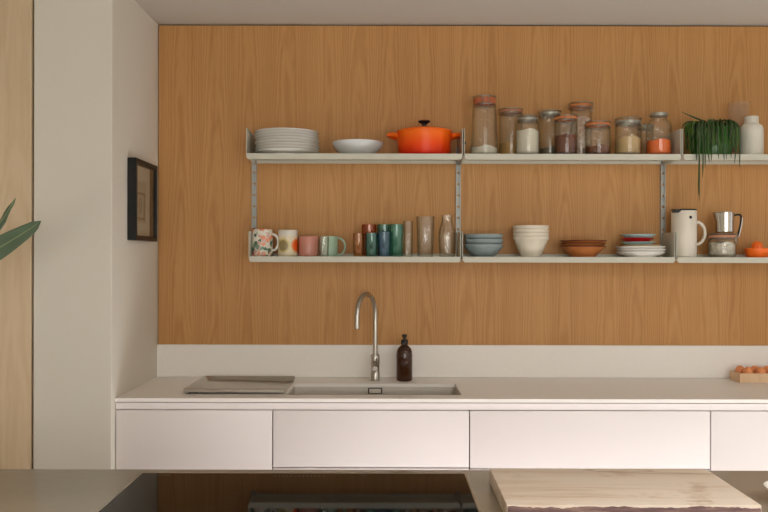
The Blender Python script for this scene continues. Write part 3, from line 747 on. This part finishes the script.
tumbler(408.0, -.09, 4.9, 221.0, 'clear2', 'narrow clear glass next to the emerald glass', .95, .012, 16)
tumbler(425.3, -.095, 9.0, 216.4, 'clear2', 'wide ribbed clear glass between the two narrower clear ones', .88, .016, 22)
y = -.095; r = L(8.6, y); H = Z(447, 215.3, y)-ZL
pr = [(0, .0015), (r*.75, .0015), (r*.85, 0), (r*.9, .003), (r, H*.42), (r*.96, H*.6), (r*.68, H*.82), (r*.60, H*.9), (r*.64, H), (r*.61, H), (r*.57, H*.9), (r*.65, H*.82), (r*.93, H*.6), (r*.97, H*.42), (r*.85, .014), (0, .010)]
tag(obj('glass_carafe', lathe(B(), pr, 96, ripple=.008, nr=20), 'clear2', None, (X(447, y), y, ZL+.0004), ang=60), 'clear glass with narrow neck standing beside the aluminium rail', 'glass', 'drinking glasses on the lower shelf')

# ------------------------------------------------------------------ bowl and plate stacks, lower shelf
y = -.095
proto = None
for k in range(3):
    lab = 'grey blue bowl, %s in its stack of three' % ('lowest', 'middle', 'topmost')[k]
    loc = (X(483.5, y)+(.0, .001, -.001)[k], y, ZL+.0004+k*.0215)
    if not proto:
        proto = obj('bowl', lathe(B(), bowl_prof(L(19.6, y), .0535, .044, .004, .005, 1.7), 64), 'blue_china', None, loc); tag(proto, lab, 'bowl', 'grey blue bowls on the lower shelf')
    else: dup(proto, lab, loc)
proto = None
for k in range(4):
    lab = 'cream bowl, %s in the tall nested stack of four' % ('lowest', 'second from the bottom', 'third from the bottom', 'topmost')[k]
    loc = (X(530.8, y), y, ZL+.0004+k*.0155)
    if not proto:
        R1, H1, r1 = L(17.6, y), .0875, L(9.5, y); th = .0034
        pr = [(0, .003), (r1-.004, .003), (r1-.003, 0), (r1, 0), (r1+.002, .004), (r1+(R1-th-.001-r1)*.56, (H1-.0155)*.5), (R1-th-.0012, H1-.0158), (R1-.0006, H1-.0125), (R1, H1-.010), (R1+.0008, H1-.002), (R1, H1), (R1-th*.8, H1-.0006), (R1-th, H1-.010), (R1-2*th-.001, H1-.0155), (r1+(R1-th-.001-r1)*.56-th, (H1-.0155)*.5+.001), (r1-.003, .0085), (0, .007)]
        proto = obj('bowl', lathe(B(), pr, 64), 'cream_china', None, loc); tag(proto, lab, 'bowl', 'cream bowls on the lower shelf')
    else: dup(proto, lab, loc)
proto = None
for k in range(3):
    lab = 'brown earthenware dish, %s of three in the stack' % ('lowest', 'middle', 'topmost')[k]
    loc = (X(583, y)+(.0, -.001, .002)[k], y, ZL+.0004+k*.0125)
    if not proto:
        proto = thing('dish', lab, 'dish', loc, 0, 'brown dishes on the lower shelf')
        RB = L(22.0, y); pr = bowl_prof(RB, .045, .052, .004, .004, 1.0)
        obj('dish_body', lathe(B(), pr, 64), 'brown_china', proto)
        o = obj('rim', lathe(B(), [(RB-.003, .0435), (RB+.0015, .0425), (RB+.0035, .0445), (RB+.002, .047), (RB-.003, .0472), (RB-.006, .0455)], 64), 'brown_rim', proto); o['label'] = 'dark brown rim'
    else: dup(proto, lab, loc)
# plates with small dishes on top
proto = None; px = 640.5
for k in range(3):
    lab = 'large white plate, %s of three under the small coloured dishes' % ('lowest', 'middle', 'topmost')[k]
    loc = (X(px, y)+(0, .002, -.001)[k], y, ZL+.0004+k*.0112)
    if not proto:
        proto = obj('dinner_plate', lathe(B(), plate_prof(L(24.4, y), .068, .0235, .0055, .0045), 64), 'white_china', None, loc); tag(proto, lab, 'plate', 'large white plates on the lower shelf')
    else: dup(proto, lab, loc)
zs = ZL+.0004+2*.0112+.0105
tag(obj('side_plate', lathe(B(), plate_prof(L(18.5, y), .05, .0195, .006, .0045), 56), 'beige_china', None, (X(642, y), y, zs)), 'beige side plate lying on the large white plates', 'plate')
zs += .0112
def dish(r, H, m, px_, label, z):
    return tag(obj('small_dish', lathe(B(), plate_prof(r, r*.5, H, .004, .004, .8), 56), m, None, (X(px_, y), y, z)), label, 'dish')
dish(L(17, y), .0215, 'sky_china', 638.2, 'pale blue small dish under the red dish', zs)
dish(L(16.2, y), .0255, 'red_china', 637.0, 'red small dish between two pale blue dishes', zs+.0128)
dish(L(17, y), .0255, 'sky_china', 638.4, 'pale blue small dish on top of the red dish', zs+.0282)

# ------------------------------------------------------------------ jug, coffee pot, juicer
y = -.085; r = L(12.3, y); H = Z(684, 209.6, y)-ZL
jg = thing('vacuum_jug', 'tall off white jug with black lid and ring handle on the right lower shelf', 'jug', (X(683.8, y), y, ZL+.0004))
obj('jug_body', lathe(B(), [(0, .002), (r*.93, 0), (r, .003), (r*1.0, H-.008), (r*.985, H-.006), (0, H-.006)], 64), 'jug_white', jg)
bm = lathe(B(), [(0, H-.0055), (r*.97, H-.0055), (r*1.0, H-.0035), (r*.98, H), (0, H)], 64)
sp2 = [(-r-.006, H-.001), (-r*.5, H-.001), (-r*.58, H-.009), (-r*.76, H-.017), (-r-.001, H-.015)]
prism(bm, sp2, 'y', -r*.95, -r*.2)
obj('lid', bm, 'black_plastic', jg)
bm = lathe(B(), [(0, 0), (.0062, 0), (.0062, .004), (.005, .005), (0, .005)], 24)
bmesh.ops.rotate(bm, verts=bm.verts, cent=(0, 0, 0), matrix=Matrix.Rotation(PI/2, 3, 'X'))
bmesh.ops.translate(bm, verts=bm.verts, vec=(0, -r+.002, 0)); bmesh.ops.rotate(bm, verts=bm.verts, cent=(0, 0, 0), matrix=Matrix.Rotation(.17, 3, 'Z'))
bmesh.ops.translate(bm, verts=bm.verts, vec=(0, 0, H-.036)); obj('button', bm, 'black_plastic', jg)
zc2 = H-L(23.5, y); rh = L(11.2, y)
pts = [(r-.004, 0, zc2+rh)]+[(r+L(9.6, y)*math.cos(t_)*.92, 0, zc2+rh*math.sin(t_)) for t_ in [PI/2-PI*k/18 for k in range(1, 18)]]+[(r-.004, 0, zc2-rh)]
obj('handle', tube(B(), pts, .0068, 14), 'jug_white', jg)

y = -.095
jar = clip_jar(722.0, y, ZL, 13.4, Z(722, 233.0, y)-ZL, 'rubber_pink', 'squat glass clip jar under the steel pouring jug', (G_white, .062, 'white_chunks', 'white dry food filling the squat jar under the steel jug'), 1.0, .93, rotz=.9, lid_h=.010)
zj = Z(722, 233.0, y)+.0022
cp = thing('steel_jug', 'small polished steel pouring jug standing on the squat glass jar', 'jug', (X(724.6, y), y, zj))
r = L(9.2, y); H = Z(724, 212.8, y)-zj
bm = B(); n = 56
pr = [(0, 0), (r*.9, 0), (r*.96, .003), (r*.95, H*.5), (r*1.0, H-.001), (r*.97, H), (r*.92, H*.5), (r*.9, .006), (0, .005)]
lathe(bm, pr, n)
for v in bm.verts:                                   # pulled lip towards the left
    a = math.atan2(v.co.y, v.co.x); w = max(0, math.cos(a-PI))**14
    if v.co.z > H*.5: v.co.x -= w*.012*((v.co.z-H*.5)/(H*.5))
obj('jug_body', bm, 'chrome', cp)
obj('jug_lid', lathe(B(), [(0, H+.0004), (r*.93, H+.0004), (r*.94, H+.003), (r*.3, H+.006), (0, H+.006)], 40), 'steel', cp)
pts = bez((r*.96, 0, H*.86), (r+.010, 0, H*.9), (r+.014, 0, H*.92), (r+.026, 0, H*.9), 6)+bez((r+.028, 0, H*.9), (r+.036, 0, H*.85), (r+.030, 0, H*.35), (r+.016, 0, -.018), 10)[1:]
h_ = obj('handle', tube(B(), pts, .0045, 12), 'black_plastic', cp); 
obj('handle_trim', tube(B(), [Vector(p)+Vector((.003, -.0035, 0)) for p in pts[9:]], .0028, 8), 'chrome', h_)

y = -.10; r = L(12.4, y)
jc = thing('citrus_juicer', 'bright orange plastic citrus juicer at the right end of the lower shelf', 'juicer', (X(757.2, y), y, ZL+.0004))
obj('juicer_bowl', lathe(B(), [(0, .002), (r*.72, 0), (r*.82, .004), (r*.98, .022), (r*1.0, .038), (r*.97, .0395), (r*.93, .036), (r*.86, .02), (0, .012)], 56), 'orange_plastic', jc)
bm = lathe(B(), [(r*.42, .014), (r*.44, .034), (r*.40, .050), (r*.34, .060), (r*.2, .068), (0, .071)], 64, ripple=.07, nr=10)
obj('reamer', bm, 'orange_plastic', jc)
obj('handle', box(B(), r*.9, r+.035, -.011, .011, .026, .034, .003, 2), 'orange_plastic', jc)

# ------------------------------------------------------------------ framed picture on the alcove side wall
FY0, FY1, FZ0, FZ1, FT = -.427, -.128, 1.4965, 1.820, .034
pf = thing('picture_frame', 'small black box frame with a pale sketch hanging on the white side wall', 'picture', (XL+.001, (FY0+FY1)/2, FZ0))
hy = (FY1-FY0)/2; hz = FZ1-FZ0; bw = .019
bm = B()
box(bm, 0, FT, -hy, -hy+bw, 0, hz, .001, 1); box(bm, 0, FT, hy-bw, hy, 0, hz, .001, 1)
box(bm, 0, FT, -hy+bw, hy-bw, 0, bw, .001, 1); box(bm, 0, FT, -hy+bw, hy-bw, hz-bw, hz, .001, 1)
obj('frame', bm, 'black_frame', pf, smooth=False)
obj('mount', box(B(), .002, .006, -hy+bw, hy-bw, bw, hz-bw), 'mat', pf, smooth=False)
dr = obj('drawing', box(B(), .0062, .0068, -.085, .075, .075, .245), 'paper', pf, smooth=False)
bm = B(); xi0, xi1 = .0069, .0074
def line(y0, z0, y1, z1, w=.0016):
    d = Vector((0, y1-y0, z1-z0)); n_ = Vector((0, -d.z, d.y)).normalized()*w
    q = [(y0+n_.y, z0+n_.z), (y1+n_.y, z1+n_.z), (y1-n_.y, z1-n_.z), (y0-n_.y, z0-n_.z)]
    prism(bm, q, 'x', xi0, xi1)
for a in (.088, .094, .19, .196): line(-.07, a, .06, a)
for a in (-.06, -.052, .045, .052): line(a, .096, a, .19)
for k in range(24):
    a0, a1 = 2*PI*k/24, 2*PI*(k+1)/24
    line(-.004+.022*math.cos(a0), .143+.03*math.sin(a0), -.004+.022*math.cos(a1), .143+.03*math.sin(a1))
    line(-.004+.012*math.cos(a0), .143+.018*math.sin(a0), -.004+.012*math.cos(a1), .143+.018*math.sin(a1), .001)
obj('ink_lines', bm, 'ink', dr, smooth=False)
obj('glazing', box(B(), FT-.008, FT-.006, -hy+bw, hy-bw, bw, hz-bw), 'picture_glass', pf, smooth=False)

# ------------------------------------------------------------------ island
IY0, IY1, IX0, IX1 = -2.62, -1.592, -1.75, 1.30
isl = thing('kitchen_island', 'kitchen island with a grey concrete top in the foreground', 'island', ((IX0+IX1)/2, (IY0+IY1)/2, 0))
hx, hy = (IX1-IX0)/2, (IY1-IY0)/2
obj('island_top', box(B(), -hx, hx, -hy, hy, .86, .9, .0015, 2), 'stone', isl)
obj('island_body', box(B(), -hx+.03, hx-.03, -hy+.03, hy-.03, .08, .859, .003, 1), 'cab', isl)
obj('plinth', box(B(), -hx+.08, hx-.08, -hy+.08, hy-.08, 0, .079), 'dark_gap', isl)
HX0, HX1, HY1 = -.588, .1985, -1.631; HY0 = HY1-.52
hb_ = thing('induction_hob', 'black glass hob set in the island top reflecting the shelves', 'hob', ((HX0+HX1)/2, (HY0+HY1)/2, .9002))
hx2, hy2 = (HX1-HX0)/2, (HY1-HY0)/2
obj('glass_top', box(B(), -hx2+.003, hx2-.003, -hy2+.003, hy2-.003, 0, .0015), 'hob', hb_, smooth=False)
bm = B(); e = .003
box(bm, -hx2, -hx2+e, -hy2, hy2, 0, .0013); box(bm, hx2-e, hx2, -hy2, hy2, 0, .0013); box(bm, -hx2+e, hx2-e, -hy2, -hy2+e, 0, .0013); box(bm, -hx2+e, hx2-e, hy2-e, hy2, 0, .0013)
obj('edge_trim', bm, 'steel', hb_, smooth=False)
bm = B()
yy = HY1-.028-(HY0+HY1)/2
for k in range(13):
    x = X(275+4*k, HY1-.028)-(HX0+HX1)/2; box(bm, x, x+.0045, yy-.001, yy+.001, .0016, .0018)
x = X(157, HY1-.02)-(HX0+HX1)/2; box(bm, x, x+.034, yy+.006, yy+.0075, .0016, .0018)
obj('control_marks', bm, 'hob_mark', hb_, smooth=False)

# chopping board with a chipped far right corner and rough dark front edge
bd = thing('chopping_board', 'thick worn pale wooden chopping board lying on the island top', 'chopping board', (.496, -1.86, .9003))
BT = .034
o0 = [(-.251, -.130), (.256, -.130), (.2575, .126), (.247, .150), (-.248, .150)]
random.seed(3)
outl = []
N_ = 40
for k in range(N_+1):
    t_ = k/N_; outl.append((-.251+.507*t_, -.130+random.uniform(-.0018, .0018)))
outl += [(.2565, .02), (.2575, .128), (.246, .150), (.1, .1515), (-.248, .150), (-.2495, .02)]
def board(bm, z0, z1, inset=0):
    prism(bm, outl, 'z', z0, z1)
bm = B(); board(bm, 0, BT)
bmesh.ops.recalc_face_normals(bm, faces=bm.faces)
ed = [e for e in bm.edges if abs(e.verts[0].co.z-e.verts[1].co.z) < 1e-6]
bmesh.ops.bevel(bm, geom=ed, offset=.0018, segments=2, profile=.5, affect='EDGES')
ob = obj('board_slab', bm, 'board', bd, ang=40)
bm = B()
pts_u = []
prev = None
for k in range(N_*2+1):
    t_ = k/(N_*2); x = -.249+.502*t_
    za = .0022; zb_ = BT-.0035-abs(random.gauss(0, .0009))-.0012*math.sin(x*31)-.0008*math.sin(x*83)-.0012; yy0 = -.1335-random.uniform(0, .002)
    cur = [bm.verts.new((x, yy0, za)), bm.verts.new((x, yy0, zb_)), bm.verts.new((x, -.1295, zb_+.001)), bm.verts.new((x, -.1295, za-.001))]
    if prev:
        for i in range(4): bm.faces.new([prev[i], cur[i], cur[(i+1) % 4], prev[(i+1) % 4]])
    else: bm.faces.new(cur)
    prev = cur
bm.faces.new(list(reversed(prev)))
oe = obj('bark_edge', bm, 'board_edge', bd, ang=25); oe['label'] = 'rough dark purple brown front edge'

# small white bowl at the right edge of the island
y = -1.86; r = .062
tag(obj('small_bowl', lathe(B(), bowl_prof(r, .033, .034, .003, .003, 1.3), 56), 'white_china', None, (X(764.6, y)+r+.005, y, .9004)), 'small white bowl on the island top at the right edge of the picture', 'bowl')

# ------------------------------------------------------------------ big leafed plant at the left
pt = thing('potted_plant', 'tall potted plant with large dark green leaves at the left edge', 'plant', (-1.66, -1.05, 0))
obj('pot', lathe(B(), [(0, 0), (.12, 0), (.13, .01), (.165, .30), (.165, .32), (.15, .32), (.14, .28), (0, .28)], 48), 'terracotta', pt)
obj('soil', lathe(B(), [(0, .287), (.1, .286), (.142, .283), (0, .282)], 32), 'soil', pt)
obj('trunk', tube(B(), bez((0, 0, .27), (.02, .01, .6), (-.03, 0, .9), (.0, 0, 1.32), 16), [.016-.0004*k for k in range(17)], 12), 'bark', pt)
def big_leaf(p0, p1, p2, p3, W, side, peak=.55):
    """blade along a curve; side = direction of the blade's width"""
    sp = bez(p0, p1, p2, p3, 24); side = Vector(side).normalized()
    bm = B(); rows = []
    for i, p in enumerate(sp):
        t_ = i/24
        w = 0.004 if t_ < .16 else max(.001, W*min(1, ((t_-.16)/.42))**.6*min(1, max(0, (1-t_)/.30))**.5)
        tg = (sp[min(i+1, 24)]-sp[max(i-1, 0)]).normalized(); s_ = (side-tg*side.dot(tg)).normalized(); nrm = tg.cross(s_)
        rows.append([bm.verts.new(p+s_*w*q+nrm*(abs(q)*w*.22+.003*math.sin(t_*40)*abs(q))) for q in (-1, -.6, -.25, 0, .25, .6, 1)])
    for a, b in zip(rows, rows[1:]):
        for k in range(6): bm.faces.new([a[k], a[k+1], b[k+1], b[k]])
    lf = obj('leaf', bm, 'leaf', pt, ang=80)
    m_ = lf.modifiers.new('Solidify', 'SOLIDIFY'); m_.thickness = .0012; m_.offset = 0
    obj('midrib', tube(B(), sp, [.0035*(1-.75*i/24) for i in range(25)], 8), 'midrib', lf)
def W_(px, py, y): return Vector((X(px, y)+1.66, y+1.05, Z(px, py, y)))
big_leaf(Vector((.0, 0, 1.22)), Vector((.16, 0, 1.30)), W_(2, 250, -1.05), W_(41, 221, -1.05), .036, (-.48, -.2, 1))
big_leaf(Vector((.0, 0, 1.12)), Vector((.25, .06, 1.28)), W_(-6, 238, -.98), W_(15, 198, -.98), .0165, (.85, -.35, -.5))
big_leaf(Vector((0, 0, 1.30)), Vector((-.05, 0, 1.5)), Vector((-.16, -.05, 1.7)), Vector((-.3, -.1, 1.72)), .05, (0, 1, 0))
big_leaf(Vector((0, 0, 1.0)), Vector((-.1, -.1, 1.2)), Vector((-.2, -.2, 1.3)), Vector((-.3, -.32, 1.22)), .05, (1, -1, 0))

# ------------------------------------------------------------------ light
def area(name, loc, rot, sx, sy, power, col):
    d = bpy.data.lights.new(name, 'AREA'); d.shape = 'RECTANGLE'; d.size = sx; d.size_y = sy; d.energy = power; d.color = col
    o = bpy.data.objects.new(name, d); C.objects.link(o); o.location = loc; o.rotation_euler = rot; return o
# daylight through the rear window; the side and roof lamps are added fill
area('daylight_rear', ((WX0+WX1)/2, YREAR-.14, (WZ0+WZ1)/2), (-PI/2, 0, PI), WX1-WX0, WZ1-WZ0, 132, (1.0, .965, .88))
area('side_door_fill', (XR+.14, (DY0+DY1)/2, DZ1/2), (0, PI/2, 0), DZ1, DY1-DY0, 6, (1.0, .97, .93))
area('rooflight_fill', ((RX0+RX1)/2, (RY0+RY1)/2, CEIL+.14), (0, 0, 0), RX1-RX0, RY1-RY0, 80, (1.0, .98, .94))  # lamp over the added rooflight, lifts the level surfaces
sd = bpy.data.lights.new('sun', 'SUN'); sd.energy = 35.0; sd.angle = .03; sd.color = (1, 1, 1)
so = bpy.data.objects.new('sun', sd); C.objects.link(so)
so.rotation_euler = Vector((-math.cos(.495), -.01, -math.sin(.495))).to_track_quat('-Z', 'Y').to_euler()
w = bpy.data.worlds.new('World'); SC.world = w; w.use_nodes = True
w.node_tree.nodes['Background'].inputs[0].default_value = (.75, .86, 1, 1); w.node_tree.nodes['Background'].inputs[1].default_value = .6

SC.view_settings.view_transform = 'Standard'; SC.view_settings.look = 'None'
SC.view_settings.gamma = 1; SC.view_settings.exposure = -0.19
SC.cycles.transparent_max_bounces = 32; SC.cycles.max_bounces = 10; SC.cycles.diffuse_bounces = 6
